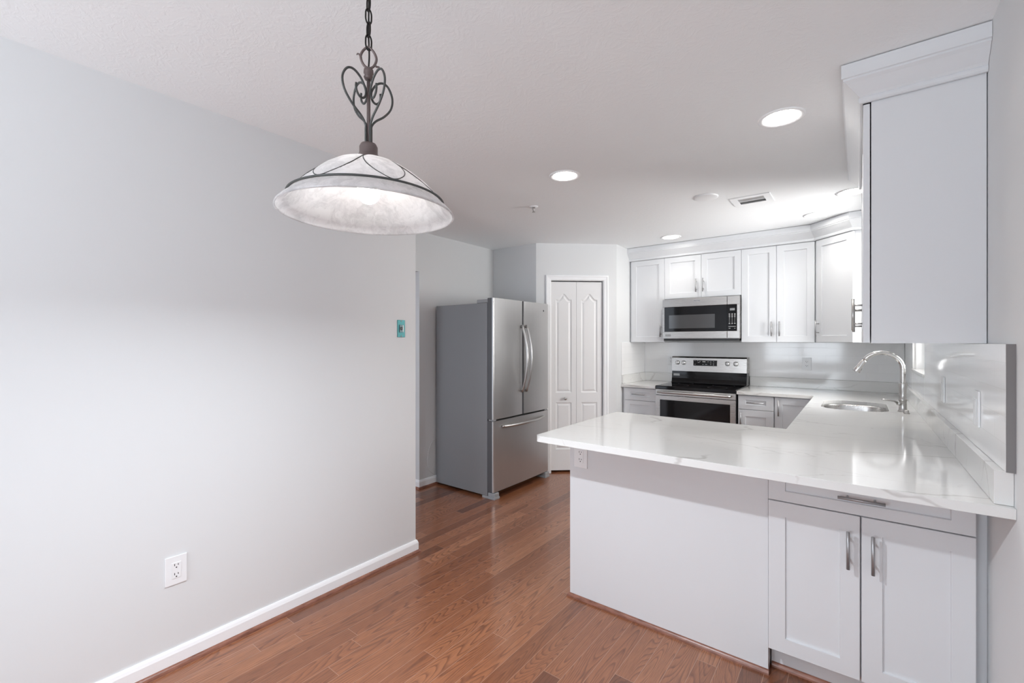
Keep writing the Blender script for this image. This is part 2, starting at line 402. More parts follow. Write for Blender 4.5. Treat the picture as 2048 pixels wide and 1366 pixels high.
def shaker_mb(x0, x1, z0, z1, t=0.02, st=0.062, rec=0.009, sv=None):
    """recessed-panel front: outer face at y=-t, back at y=0"""
    mb = MB(); bm = mb.bm; sv = sv or st
    y = -t; b = 0.0015
    def ring(dx, dz, yy): return [bm.verts.new(p) for p in ((x0 + dx, yy, z0 + dz), (x1 - dx, yy, z0 + dz), (x1 - dx, yy, z1 - dz), (x0 + dx, yy, z1 - dz))]
    R = [ring(0, 0, 0), ring(0, 0, y + b), ring(b, b, y), ring(st, sv, y), ring(st + 0.002, sv + 0.002, y + rec)]
    bm.faces.new(R[0])
    for A, B in zip(R, R[1:]):
        for k in range(4): bm.faces.new((A[k], A[(k + 1) % 4], B[(k + 1) % 4], B[k]))
    bm.faces.new(R[-1])
    return mb
def bar_handle(parent, x, z, y, length, vertical=True, r=0.0058, mat=None, name='handle'):
    """T-bar pull standing proud of the face at y"""
    mb = MB(); h = length / 2; so = 0.034; p = length * 0.29
    if vertical:
        mb.tube([(x, y - so, z - h), (x, y - so, z + h)], r, 14)
        for s in (-p, p): mb.tube([(x, y, z + s), (x, y - so, z + s)], r * 0.72, 10)
    else:
        mb.tube([(x - h, y - so, z), (x + h, y - so, z)], r, 14)
        for s in (-p, p): mb.tube([(x + s, y, z), (x + s, y - so, z)], r * 0.72, 10)
    return mb.build(name, mat or nickel_dark, parent)
T = 0.02

# ------------------------------------------------------------------ room shell
XL = -2.326; XR = 0.345; YB = 5.31; CE = 2.44; XN = -3.30; YN = 3.935
PA = Vector((-2.708, 3.935)); PB = Vector((-2.06, 4.515)); PE = (PB - PA).normalized(); PANG = math.atan2(PE.y, PE.x)
Y0 = -2.4
struct(MB().box(-4.8, 0.6, Y0 - 0.15, 5.6, -0.08, 0).build('floor', floor_mat))
struct(MB().box(-4.8, 0.6, Y0 - 0.15, 5.6, CE, CE + 0.1).build('ceiling', ceiling_mat))
struct(MB().box(XL - 0.12, XL, Y0, 1.973, 0, CE).build('wall_left', wall_paint))
# right wall with the window opening over the sink
WY0, WY1, WZ0, WZ1 = 3.79, 4.56, 1.19, 2.22
w = MB()
w.box(XR, XR + 0.15, Y0, -2.2, 0, CE); w.box(XR, XR + 0.15, -0.3, WY0, 0, CE); w.box(XR, XR + 0.15, -2.2, -0.3, 2.15, CE); w.box(XR, XR + 0.15, WY1, YB + 0.12, 0, CE)
w.box(XR, XR + 0.15, WY0, WY1, 0, WZ0 - 0.02); w.box(XR, XR + 0.15, WY0, WY1, WZ1, CE)
struct(w.build('wall_right', wall_paint))
struct(MB().box(-2.06, XR, YB, YB + 0.12, 0, CE).build('wall_back', wall_paint))
struct(MB().box(-2.16, -2.06, PB.y, YB + 0.12, 0, CE).build('wall_pantry_side', wall_paint))
struct(MB().box(XN - 0.12, PA.x, YN, YN + 0.1, 0, CE).build('wall_niche', wall_paint))
# diagonal pantry wall with its door opening (local x along the wall, y into the pantry)
LD = (PB - PA).length
s0, s1, zt = 0.157, 0.727, 2.05
pw = MB().box(0, s0, 0, 0.1, 0, CE).box(s1, LD, 0, 0.1, 0, CE).box(s0, s1, 0, 0.1, zt, CE)
o = pw.build('wall_pantry_front', wall_paint); o.location = (PA.x, PA.y, 0); o.rotation_euler = (0, 0, PANG); struct(o)
# far left wall of the fridge bay with an opening to the hall
fl = MB().box(XN - 0.12, XN, 2.845, YN, 0, CE).box(XN - 0.12, XN, 0.6, 2.845, 2.06, CE).box(XN - 0.12, XN, 0.6, 1.6, 0, 2.06)
struct(fl.build('wall_fridge_bay', wall_paint))
struct(MB().box(-4.6, XN - 0.12, 4.9, 5.0, 0, CE).build('wall_hall_end', wall_paint))
struct(MB().box(-4.7, -4.6, 0.6, 5.0, 0, CE).build('wall_hall_far', wall_paint))
# wall behind the camera with an unseen window added to let daylight in
bw = MB().box(XL - 0.12, -1.95, Y0 - 0.15, Y0, 0, CE).box(-0.25, XR + 0.15, Y0 - 0.15, Y0, 0, CE).box(-1.95, -0.25, Y0 - 0.15, Y0, 2.15, CE).box(-1.95, -0.25, Y0 - 0.15, Y0, 0, 0.85)
struct(bw.build('wall_front', wall_paint))
w2 = empty('added_window', (-1.1, Y0 - 0.08, 0.85)); struct(w2)
fr = MB()
for a, b in ((-0.85, -0.79), (-0.03, 0.03), (0.79, 0.85)): fr.box(a, b, -0.04, 0.04, 0, 1.30)
for a, b in ((-0.79, -0.03), (0.03, 0.79)): fr.box(a, b, -0.04, 0.04, 0.0, 0.06); fr.box(a, b, -0.04, 0.04, 1.24, 1.30)
fr.build('window_frame', trim_paint, w2)
MB().box(-0.79, 0.79, -0.004, 0.004, 0.06, 1.24).build('pane', pane_glass, w2)
# unseen glass door added in the right wall to let daylight in
d2 = empty('added_door', (XR + 0.07, -1.25, 0), radians(90)); struct(d2)
fr = MB()
for a, b in ((-0.95, -0.88), (-0.04, 0.04), (0.88, 0.95)): fr.box(a, b, -0.04, 0.04, 0, 2.15)
for a, b in ((-0.88, -0.04), (0.04, 0.88)): fr.box(a, b, -0.04, 0.04, 0.0, 0.08); fr.box(a, b, -0.04, 0.04, 2.09, 2.15)
fr.build('door_frame', trim_paint, d2)
MB().box(-0.88, 0.88, -0.004, 0.004, 0.08, 2.09).build('pane', pane_glass, d2)

# window over the sink
w1 = empty('window_1', (XR, 0, 0)); struct(w1)
f = MB(); D0, D1 = 0.085, 0.135
f.box(D0, D1, WY0, WY0 + 0.045, WZ0, WZ1).box(D0, D1, WY1 - 0.045, WY1, WZ0, WZ1).box(D0, D1, WY0 + 0.045, WY1 - 0.045, WZ0, WZ0 + 0.045)
f.box(D0, D1, WY0 + 0.045, WY1 - 0.045, WZ1 - 0.045, WZ1).box(D0 + .01, D1 - .01, WY0 + 0.045, WY1 - 0.045, 1.69, 1.73)
f.build('window_frame', trim_paint, w1)
MB().box(0.108, 0.112, WY0 + 0.045, WY1 - 0.045, WZ0 + 0.045, WZ1 - 0.045).build('pane', pane_glass, w1)
MB().box(-0.028, 0.15, WY0 + 0.001, WY1 - 0.001, WZ0 - 0.019, WZ0, bev=0.003).build('window_sill', quartz, w1)
j = MB().box(0.0, D0, WY0, WY0 + 0.006, WZ0, WZ1).box(0.0, D0, WY1 - 0.006, WY1, WZ0, WZ1).box(0.0, D0, WY0 + 0.006, WY1 - 0.006, WZ1 - 0.006, WZ1)
j.build('window_jamb', trim_paint, w1)

# baseboards and shoe strips
BP = [(0, 0.0), (0.014, 0.0), (0.014, 0.062), (0.010, 0.074), (0.006, 0.082), (0, 0.082)]
def base(name, path): struct(sweep(MB(), path, BP).build(name, trim_paint))
SP = [(0.0141, 0.0)] + [(0.0141 + 0.013 * cos(a), 0.019 * sin(a)) for a in [radians(x) for x in (0, 20, 40, 60, 80, 90)]]
def shoe(name, path, o0=0.0):
    struct(sweep(MB(), path, [(p[0] + o0, p[1]) for p in SP]).build(name, wood_strip))
pl = [(XL, Y0 + 0.002), (XL, 1.973), (XL - 0.12, 1.973)]
base('baseboard_left', pl); shoe('trim_1', pl)
pn = [(XN - 0.12, 2.845), (XN, 2.845), (XN, YN)]
base('baseboard_fridge_bay', pn); shoe('trim_2', pn)
pr = [(XR, 2.10), (XR, -0.29)]
base('baseboard_right', pr); shoe('trim_3', pr)

# ------------------------------------------------------------------ pantry bifold door
d1 = empty('door_1', (PA.x, PA.y, 0), PANG); struct(d1)
CP = [(0, 0), (0, -0.016), (0.012, -0.018), (0.02, -0.013), (0.045, -0.010), (0.052, -0.004), (0.055, 0)]
cas = MB()
# mitred casing: sweep of the profile round the opening, in the plane of the wall
rows = []
for dd, yy in CP:
    g = 0.052 - dd
    rows.append([cas.bm.verts.new(p) for p in ((s0 + 0.004 - 0.055 + dd, yy - 0.0005, 0.0), (s0 + 0.004 - 0.055 + dd, yy - 0.0005, zt - 0.004 + 0.055 - dd), (s1 - 0.004 + 0.055 - dd, yy - 0.0005, zt - 0.004 + 0.055 - dd), (s1 - 0.004 + 0.055 - dd, yy - 0.0005, 0.0))])
for i in range(len(CP)):
    A, B = rows[i], rows[(i + 1) % len(CP)]
    for k in range(3): cas.bm.faces.new((A[k], A[k + 1], B[k + 1], B[k]))
cas.bm.faces.new([r[0] for r in rows]); cas.bm.faces.new([r[3] for r in rows][::-1])
cas.build('door_casing', trim_paint, d1)
MB().box(s0, s0 + 0.004, 0.001, 0.1, 0, zt).box(s1 - 0.004, s1, 0.001, 0.1, 0, zt).box(s0 + 0.004, s1 - 0.004, 0.001, 0.1, zt - 0.004, zt).build('door_jamb', trim_paint, d1)
def offset_loop(P, d):
    n = len(P); out = []
    for i in range(n):
        a, b, c = Vector(P[i - 1]), Vector(P[i]), Vector(P[(i + 1) % n])
        t1 = (b - a).normalized(); t2 = (c - b).normalized(); n1 = Vector((-t1.y, t1.x)); n2 = Vector((-t2.y, t2.x))
        m = (n1 + n2) / max(0.35, 1 + n1.dot(n2)); out.append((b.x + m.x * d, b.y + m.y * d))
    return out
def pantry_leaf(xa, xb, za, zb):
    """raised-panel leaf, face at y=0.012, panels CCW in (x,z)"""
    m = MB(); bm = m.bm; yf = 0.018; yb = 0.05; wd = xb - xa
    px0, px1 = xa + wd * 0.185, xb - wd * 0.185; cx = (px0 + px1) / 2
    lowz, topz = 0.85, 1.845
    arch = []
    for i in range(17):
        u = i / 16; x = px1 + (px0 - px1) * u
        q = abs(u - 0.5) * 2
        z = topz + (0.062 * (0.5 + 0.5 * cos(pi * min(1, q / 0.80))) if q < 0.80 else 0)
        arch.append((x, z))
    up = [(px0, lowz), (px1, lowz)] + arch
    low = [(px0, 0.245), (px1, 0.245), (px1, 0.745), (px0, 0.745)]
    holes = [up, low]
    outer = [(xa, za), (xb, za), (xb, zb), (xa, zb)]
    es = []; L0 = []
    for P in [outer] + holes:
        v = [bm.verts.new((x, yf, z)) for x, z in P]; L0.append(v)
        es += [bm.edges.new((v[i], v[(i + 1) % len(v)])) for i in range(len(v))]
    bmesh.ops.triangle_fill(bm, use_beauty=True, use_dissolve=False, edges=es)
    for P, v0 in zip(holes, L0[1:]):
        prev = v0
        for d, dy in ((0.006, 0.006), (0.013, 0.009), (0.017, 0.009), (0.033, 0.002)):
            Q = offset_loop(P, d); cur = [bm.verts.new((x, yf + dy, z)) for x, z in Q]
            for i in range(len(P)): bm.faces.new((prev[i], prev[(i + 1) % len(P)], cur[(i + 1) % len(P)], cur[i]))
            prev = cur
        bm.faces.new(prev)
    b = [bm.verts.new((x, yb, z)) for x, z in outer]; bm.faces.new(b[::-1])
    for i in range(4): bm.faces.new((L0[0][i], L0[0][(i + 1) % 4], b[(i + 1) % 4], b[i]))
    return m
mid = (s0 + s1) / 2 - 0.006
lf = pantry_leaf(s0 + 0.006, mid - 0.001, 0.022, zt - 0.016).build('door_leaf', door_white, d1)
lf2 = pantry_leaf(mid + 0.001, s1 - 0.012, 0.022, zt - 0.016).build('door_leaf', door_white, d1)
MB().lathe([(0.007, 0.018), (0.007, 0.004), (0.016, -0.004), (0.018, -0.012), (0.013, -0.019), (0, -0.021)], (s0 + 0.155, 0, 0.79), 20, 'y').build('knob', nickel, lf)
# pantry walls behind the door, coloured near black to stand in for shade
struct(MB().box(-3.42, -2.16, 5.33, 5.43, 0, CE).box(-3.42, -3.32, YN + 0.1, 5.33, 0, CE).build('wall_pantry_inner', gap_dark))

# ------------------------------------------------------------------ crown mouldings
CRN = [(0.0005, 2.299), (0.010, 2.299), (0.014, 2.305), (0.014, 2.316), (0.010, 2.322), (0.016, 2.330), (0.030, 2.345), (0.050, 2.368), (0.060, 2.377), (0.060, 2.384), (0.066, 2.386), (0.066, 2.436), (0.0005, 2.436)]
def crown(path, flip, label):
    m = MB(); sweep(m, path, CRN if not flip else [(-a, z) for a, z in CRN]); return tag(m.build('crown_molding', cab_white), label, 'molding')
FY = 4.86
crown([(-2.0595, FY), (-0.311, FY), (-0.036, FY - 0.275), (XR - 0.001, FY - 0.275)], False, 'white crown molding along the tops of the upper cabinets over the stove')
crown([(XR - 0.001, 2.174), (0.014, 2.174), (0.014, 3.38), (XR - 0.001, 3.38)], True, 'large white crown molding on the nearest upper cabinet at top right')

# ------------------------------------------------------------------ upper cabinets
UZ0, UZ1 = 1.388, 2.298
def upper(loc, rz, w, depth, doors, z0, z1, label, group=None, side_strip=None):
    """doors = [(x0,x1,handle_x or None)]; local y=0 is the back of the doors"""
    r = empty('upper_cabinet', loc, rz); tag(r, label, 'cabinet', group)
    MB().box(0.0005, w - 0.0005, 0.003, depth, z0, z1 + 0.12).build('carcass', cab_white, r)
    for x0, x1, hx in doors:
        d = shaker_mb(x0 + 0.0015, x1 - 0.0015, z0 + 0.002, z1 - 0.002, T, 0.058).build('door', cab_white, r)
        if hx is not None: bar_handle(d, hx, z0 + 0.127, -T, 0.137)
    return r
y = FY + T; dep = YB - y - 0.012
upper((-2.058, y, 0), 0, 0.395, dep, [(0.018, 0.395, 0.358)], UZ0, UZ1, 'white single-door upper cabinet at the far left beside the microwave')
r = upper((-1.663, y, 0), 0, 0.753, dep, [(0, 0.3775, 0.333), (0.3775, 0.753, 0.402)], 1.85, UZ1, 'short white two-door upper cabinet directly above the microwave')
upper((-0.910, y, 0), 0, 0.599, dep, [(0, 0.2995, 0.261), (0.2995, 0.599, 0.326)], UZ0, UZ1, 'tall white two-door upper cabinet right of the microwave')
# corner cabinet with diagonal door
r = empty('corner_cabinet', (-0.311, FY, 0), radians(-45)); tag(r, 'white corner upper cabinet with a diagonal single door', 'cabinet')
k = T
A = [(-0.309, y + 0.003), (-0.022, FY - 0.275 + T - 0.004), (XR - 0.012, FY - 0.275 + T - 0.004), (XR - 0.012, YB - 0.012), (-0.309, YB - 0.012)]
m = MB().prism(A, UZ0, UZ1 + 0.12); m.mat(Matrix.Rotation(radians(45), 4, 'Z') @ Matrix.Translation((0.311, -FY, 0))); m.build('carcass', cab_white, r)
dl = 0.275 * sqrt(2)
sh = shaker_mb(0.006, dl - 0.010, UZ0 + 0.002, UZ1 - 0.002, T, 0.058); sh.mat(Matrix.Translation((0.008, T, 0)))
d = sh.build('door', cab_white, r); bar_handle(d, 0.045, UZ0 + 0.127, 0.0, 0.137)
# near cabinets on the right wall, doors facing the kitchen (-X)
NX = 0.014
dep = XR - (NX + T) - 0.003
def near_upper(y0, y1, doors, label):
    r = empty('upper_cabinet', (NX + T, y1, 0), radians(-90)); tag(r, label, 'cabinet')
    w = y1 - y0
    MB().box(0.001, w - 0.001, 0.004, dep, UZ0, UZ1 + 0.12).build('carcass', cab_white, r)
    for a, b, h in doors:
        d = shaker_mb(a + 0.0015, b - 0.0015, UZ0 + 0.002, UZ1 - 0.002, T, 0.058).build('door', cab_white, r)
        bar_handle(d, h, UZ0 + 0.13, -T, 0.145, mat=nickel)
    return r
near_upper(2.176, 2.63, [(0.0, 0.454, 0.04)], 'large white upper cabinet at right, its flat grey-white end panel facing the viewer')
near_upper(2.632, 3.378, [(0.0, 0.373, 0.34), (0.373, 0.746, 0.406)], 'white upper cabinet hung behind the nearest one, only its pull showing')

# ------------------------------------------------------------------ base cabinets
K = 0.932; KB = 0.902
def base_cab(loc, rz, w, depth, fronts, label, toe=0.115, shell=False, handles=True, hmat=None):
    """fronts = [(kind, x0, x1, z0, z1, handle)]"""
    r = empty('base_cabinet', loc, rz); tag(r, label, 'cabinet')
    c = MB()
    if shell:
        c.box(0.001, 0.018, 0.002, depth, 0, KB - 0.002).box(w - 0.018, w - 0.001, 0.002, depth, 0, KB - 0.002).box(0.018, w - 0.018, depth - 0.015, depth, 0, KB - 0.002).box(0.018, w - 0.018, 0.002, depth - 0.015, toe, toe + 0.018)
    else: c.box(0.0005, w - 0.0005, 0.002, depth, toe, KB - 0.001)
    c.build('carcass', cab_white, r)
    MB().box(0.001, w - 0.001, 0.07, depth, 0.0, toe - 0.001).build('toe_kick', cab_white, r) if not shell else None
    for kind, x0, x1, z0, z1, h in fronts:
        sv = 0.042 if kind == 'drawer' else None
        d = shaker_mb(x0 + 0.0015, x1 - 0.0015, z0, z1, T, 0.06, sv=sv).build(kind, cab_white, r)
        if h:
            if kind == 'drawer': bar_handle(d, h[0], h[1], -T, 0.14, False, mat=hmat)
            else: bar_handle(d, h[0], h[1], -T, 0.14, True, mat=hmat)
    return r
# the cabinet at the wall end of the peninsula, facing the viewer
PY = 2.154
base_cab((-0.299, PY, 0), 0, 0.612, 0.58, [('drawer', 0, 0.612, 0.741, 0.899, (0.306, 0.806)), ('door', 0, 0.3045, 0.12, 0.737, (0.268, 0.612)), ('door', 0.3065, 0.612, 0.12, 0.737, (0.341, 0.612))],
         'white base cabinet with one drawer over two doors at bottom right')
MB().box(0.3135, XR - 0.0005, PY + 0.03, PY + 0.05, 0, KB - 0.001).build('filler_strip', cab_white)
tag(bpy.data.objects['filler_strip'], 'narrow white filler strip between the lower right cabinet and the wall', 'filler')
# peninsula body and its plain back panel
r = empty('peninsula_cabinet', (-1.256, PY, 0)); tag(r, 'white peninsula cabinet with a wide plain back panel facing the viewer', 'cabinet')
MB().box(0, 0.955, 0, 0.018, 0.0, KB - 0.001).build('back_panel', cab_white, r)
MB().box(0.0, 0.953, 0.0185, 0.56, 0.0, KB - 0.001).build('carcass', cab_white, r)
shoe('trim_4', [(-1.256, PY + 0.58), (-1.256, PY), (-0.2955, PY), (-0.2955, PY + 0.069), (0.343, PY + 0.069)][::1] if False else [(-1.256, PY + 0.58), (-1.256, PY), (-0.2975, PY)], -0.0138)
shoe('trim_5', [(-0.296, PY + 0.0695), (0.343, PY + 0.0695)], -0.0138)
# run under the sink along the right wall (fronts face -X)
base_cab((-0.27, 4.58, 0), radians(-90), 1.82, 0.6, [('door', 0.02, 0.47, 0.12, 0.74, None), ('door', 0.47, 0.92, 0.12, 0.74, None), ('drawer', 0.02, 0.92, 0.745, 0.895, None), ('door', 0.92, 1.40, 0.12, 0.895, None), ('door', 1.40, 1.80, 0.12, 0.895, None)],
         'white base cabinets below the sink, hidden behind the peninsula counter', shell=True)
# either side of the stove
SY = 4.655 + T
bd = YB - SY - 0.012
base_cab((-2.055, SY, 0), 0, 0.374, bd, [('drawer', 0.022, 0.374, 0.765, 0.893, (0.19, 0.831)), ('drawer', 0.022, 0.374, 0.475, 0.761, (0.19, 0.62)), ('drawer', 0.022, 0.374, 0.12, 0.471, (0.19, 0.30))],
         'white drawer cabinet at the far left of the stove')
base_cab((-0.903, SY, 0), 0, 0.300, bd, [('drawer', 0.004, 0.298, 0.765, 0.893, (0.151, 0.831)), ('door', 0.004, 0.298, 0.12, 0.761, (0.03, 0.67))],
         'white base cabinet with a drawer and a door just right of the stove')
base_cab((-0.602, SY, 0), 0, 0.328, bd, [('door', 0.002, 0.320, 0.12, 0.893, (0.035, 0.80))],
         'white corner base cabinet with one tall door in the inner corner')

# ------------------------------------------------------------------ countertops, ledges, tiles
SF = 4.625
rc = 0.03
def arc(cx, cy, r, a0, a1, k=6): return [(cx + r * cos(radians(a0 + (a1 - a0) * i / k)), cy + r * sin(radians(a0 + (a1 - a0) * i / k))) for i in range(k + 1)]
CX0 = -1.268; CYF = 1.828; CYB = 2.775; CIX = -0.303; CR = XR - 0.0005
outer = arc(CX0 + rc, CYF + rc, rc, 180, 270) + [(CR, CYF), (CR, YB - 0.011), (-0.9065, YB - 0.011), (-0.9065, SF), (CIX, SF), (CIX, CYB)] + arc(CX0 + rc, CYB - rc, rc, 90, 180)
SK = (-0.215, 0.162, 3.80, 4.40)
hole = rrect(SK[0], SK[1], SK[2], SK[3], 0.13, 10)
fa = (0.232, 3.93)
ct = MB().slab(outer, [hole[::-1]], KB, K).build('countertop', quartz, bevel=0.003)
tag(ct, 'long white grey-veined quartz countertop of the peninsula and sink run', 'countertop')
ct2 = MB().prism([(-2.0595, SF), (-1.677, SF), (-1.677, YB - 0.011), (-2.0595, YB - 0.011)], KB, K).build('countertop', quartz, bevel=0.003)
tag(ct2, 'short white quartz countertop left of the stove', 'countertop')
LZ = K + 0.0965
def ledge(name, boxes, label):
    m = MB()
    for b in boxes: m.box(*b)
    return tag(m.build(name, quartz, bevel=0.0015), label, 'backsplash')
ledge('stone_backsplash', [(XR - 0.0395, XR - 0.0005, 1.852, YB - 0.0315, K + 0.0006, LZ)], 'low quartz backsplash ledge along the right wall')
ledge('stone_backsplash', [(-0.9065, XR - 0.0405, YB - 0.031, YB - 0.0005, K + 0.0006, LZ)], 'low veined quartz backsplash ledge on the back wall right of the stove')
ledge('stone_backsplash', [(-2.0595, -1.677, YB - 0.031, YB - 0.0005, K + 0.0006, LZ), (-2.0595, -2.037, SF + 0.012, YB - 0.0315, K + 0.0006, LZ)], 'low quartz backsplash ledge in the corner left of the stove')
def tiles(boxes, mat, label):
    m = MB()
    for b in boxes: m.box(*b)
    return tag(m.build('tile_backsplash', mat, bevel=0.001), label, 'backsplash')
TZ = UZ0 - 0.001
tiles([(-2.049, XR - 0.0205, YB - 0.0115, YB - 0.0005, LZ + 0.0006, TZ), (-1.676, -0.908, YB - 0.0115, YB - 0.0005, 0.90, LZ + 0.0005)], tile_x, 'white glossy tile backsplash on the back wall behind the stove')
tiles([(-2.0595, -2.0495, SF + 0.004, YB - 0.012, LZ + 0.0006, TZ)], tile_y, 'small white tile backsplash on the side wall left of the stove')
TX = XR - 0.0195
tiles([(TX, XR - 0.0005, 1.838, WY0 - 0.002, LZ + 0.0006, TZ), (TX, XR - 0.0005, WY1 + 0.002, YB - 0.012, LZ + 0.0006, TZ), (TX, XR - 0.0005, WY0 - 0.0019, WY1 + 0.0019, LZ + 0.0006, WZ0 - 0.02)], tile_y,
      'glossy white tile backsplash along the right wall around the window')
MB().box(TX + 0.0005, XR - 0.0005, 1.8335, 1.8378, LZ + 0.0006, TZ).build('edge_strip', simple('dark_edge_grey', (0.22, 0.21, 0.21), 0.8), bpy.data.objects['tile_backsplash.002'])  # dark grey strip over the end face of the tile

# ------------------------------------------------------------------ sink and faucet
r = empty('sink', (0, 0, KB)); tag(r, 'oval stainless undermount sink set in the quartz counter', 'sink')
m = MB(); bm = m.bm; prev = None
for g, z, rr_ in ((-0.012, -0.001, 0.13), (0.0, -0.001, 0.13), (0.002, -0.01, 0.13), (0.008, -0.15, 0.12), (0.03, -0.185, 0.10), (0.10, -0.192, 0.05)):
    q = rrect(SK[0] + g, SK[1] - g, SK[2] + g, SK[3] - g, rr_, 8)
    cur = [bm.verts.new((x, y_, z)) for x, y_ in q]
    if prev:
        for i in range(len(q)): fc = bm.faces.new((prev[i], prev[(i + 1) % len(q)], cur[(i + 1) % len(q)], cur[i])); fc.smooth = True
    prev = cur
bm.faces.new(prev)
o = m.build('bowl', steel_sink, r); sm = o.modifiers.new('solid', 'SOLIDIFY'); sm.thickness = 0.0015; sm.offset = 0
MB().lathe([(0, -0.1905), (0.03, -0.1905), (0.042, -0.188), (0.045, -0.1905)], ((SK[0] + SK[1]) / 2, 4.1, 0), 24, close_ends=False).build('drain', chrome, r)
r = empty('faucet', (fa[0], fa[1], K)); tag(r, 'tall stainless pull-down faucet with a curved neck beside the sink', 'faucet')
MB().lathe([(0, 0), (0.027, 0), (0.027, 0.005), (0.0225, 0.010), (0.0205, 0.03), (0.0195, 0.068), (0.0225, 0.073), (0.0225, 0.083), (0.0185, 0.088), (0.0180, 0.115), (0.0205, 0.150), (0.0245, 0.187), (0.0235, 0.189), (0.016, 0.189), (0, 0.189)], (0, 0, 0), 28).build('base', nickel, r)
R = 0.108; zc = 0.280
pts = [(0, 0, 0.15), (0, 0, 0.20), (0, 0, 0.25)] + [(-R + R * cos(a), 0, zc + R * sin(a)) for a in [radians(x) for x in range(0, 151, 10)]]
MB().tube(pts, 0.0145, 18).build('neck', chrome, r)
a = radians(150); p0 = Vector((-R + R * cos(a), 0, zc + R * sin(a))); t = Vector((-sin(a), 0, cos(a)))
MB().tube([p0, p0 + t * 0.006, p0 + t * 0.012, p0 + t * 0.05, p0 + t * 0.085, p0 + t * 0.09], [0.0150, 0.0152, 0.0158, 0.0185, 0.0240, 0.0230], 18).build('spray_head', chrome, r)
b0 = p0 + t * 0.055
MB().tube([b0 + Vector((0.015, -0.004, -0.004)), b0 + t * 0.02 + Vector((0.019, -0.004, -0.004))], 0.004, 8).build('spray_button', black_plastic, r)
m = MB().tube([(0, 0, 0.055), (-0.018, -0.014, 0.055), (-0.03, -0.02, 0.056)], 0.0125, 14)
m.tube([(-0.028, -0.02, 0.058), (-0.045, -0.03, 0.070), (-0.075, -0.05, 0.076), (-0.11, -0.07, 0.080)], [0.007, 0.006, 0.005, 0.0045], 10); m.build('lever', nickel, r)
MB().lathe([(0, 0), (0.016, 0), (0.016, 0.004), (0.011, 0.008), (0.011, 0.022), (0, 0.024)], (0.245, 3.83, K), 20).build('soap_dispenser_cap', nickel)
tag(bpy.data.objects['soap_dispenser_cap'], 'small round steel cap on the counter in front of the faucet', 'sink cap')

# ------------------------------------------------------------------ stove
def text_mesh(txt, size, name, mat, parent, loc, rot=(pi / 2, 0, 0), ext=0.0003):
    c = bpy.data.curves.new('t', 'FONT'); c.body = txt; c.size = size; c.extrude = ext; c.align_x = 'CENTER'; c.align_y = 'CENTER'
    ob = bpy.data.objects.new('t', c); COL.objects.link(ob)
    dg = bpy.context.evaluated_depsgraph_get(); me = bpy.data.meshes.new_from_object(ob.evaluated_get(dg))
    COL.objects.unlink(ob); bpy.data.objects.remove(ob)
    me.transform(Matrix.Translation(loc) @ Matrix.Rotation(rot[2], 4, 'Z') @ Matrix.Rotation(rot[0], 4, 'X'))
    me.materials.clear(); me.materials.append(mat)
    o = bpy.data.objects.new(name, me); COL.objects.link(o); o.parent = parent; return o
RX = -1.2915; RW = 0.381
r = empty('stove', (RX, 4.64, 0)); tag(r, 'stainless electric stove with a black glass cooktop against the back wall', 'stove')
MB().box(-RW, RW, 0.0, 0.64, 0.03, 0.905).build('body', black_plastic, r)
MB().box(-RW + 0.03, RW - 0.03, 0.05, 0.6, 0.0, 0.0295).build('base', black_plastic, r)
MB().box(-RW - 0.001, RW + 0.001, -0.03, 0.50, 0.9055, 0.942, bev=0.006).build('cooktop', black_glass, r)
for bx, by, br in ((-0.19, 0.10, 0.10), (0.19, 0.10, 0.085), (-0.19, 0.36, 0.075), (0.19, 0.36, 0.10)):
    MB().lathe([(br, 0.9423), (br + 0.0025, 0.9425), (br + 0.005, 0.9423)], (bx, by, 0), 40, close_ends=False).build('burner_ring', black_plastic, r)
# back guard: black curved foot + stainless control face
bgp = [(0.478, 0.9425), (0.488, 0.96), (0.496, 0.99), (0.502, 1.03), (0.505, 1.068), (0.640, 1.068), (0.640, 0.9425)]
m = MB(); A = [m.bm.verts.new((-RW, y_, z)) for y_, z in bgp]; B = [m.bm.verts.new((RW, y_, z)) for y_, z in bgp]
m.bm.faces.new(A); m.bm.faces.new(B[::-1])
for i in range(len(bgp)): m.bm.faces.new((A[i], A[(i + 1) % len(bgp)], B[(i + 1) % len(bgp)], B[i]))
m.build('back_riser', black_glass, r)
cp = [(0.492, 1.0685), (0.500, 1.215), (0.512, 1.230), (0.640, 1.230), (0.640, 1.0685)]
m = MB(); A = [m.bm.verts.new((-RW, y_, z)) for y_, z in cp]; B = [m.bm.verts.new((RW, y_, z)) for y_, z in cp]
m.bm.faces.new(A); m.bm.faces.new(B[::-1])
for i in range(len(cp)): m.bm.faces.new((A[i], A[(i + 1) % len(cp)], B[(i + 1) % len(cp)], B[i]))
cpo = m.build('control_panel', steel_h, r)
dsp = MB().box(-0.145, 0.095, 0.4885, 0.4955, 1.133, 1.193, bev=0.001).build('display', black_glass, r)
for i, (mx, mz, mw, mh) in enumerate([(-0.075, 1.180, .014, .004), (-0.09, 1.168, .02, .004), (-0.035, 1.178, .03, .009), (0.008, 1.178, .016, .004), (0.035, 1.182, .010, .004), (0.062, 1.182, .010, .004), (0.035, 1.166, .010, .005), (0.062, 1.164, .010, .005), (0.035, 1.148, .010, .004), (0.062, 1.146, .010, .005), (-0.128, 1.148, .007, .006), (-0.045, 1.148, .014, .004), (-0.012, 1.148, .02, .004), (-0.128, 1.186, .008, .003), (-0.1, 1.186, .008, .003)]):
    MB().box(mx - mw / 2, mx + mw / 2, 0.4876, 0.4884, mz - mh / 2, mz + mh / 2).build('marking', marking, dsp)
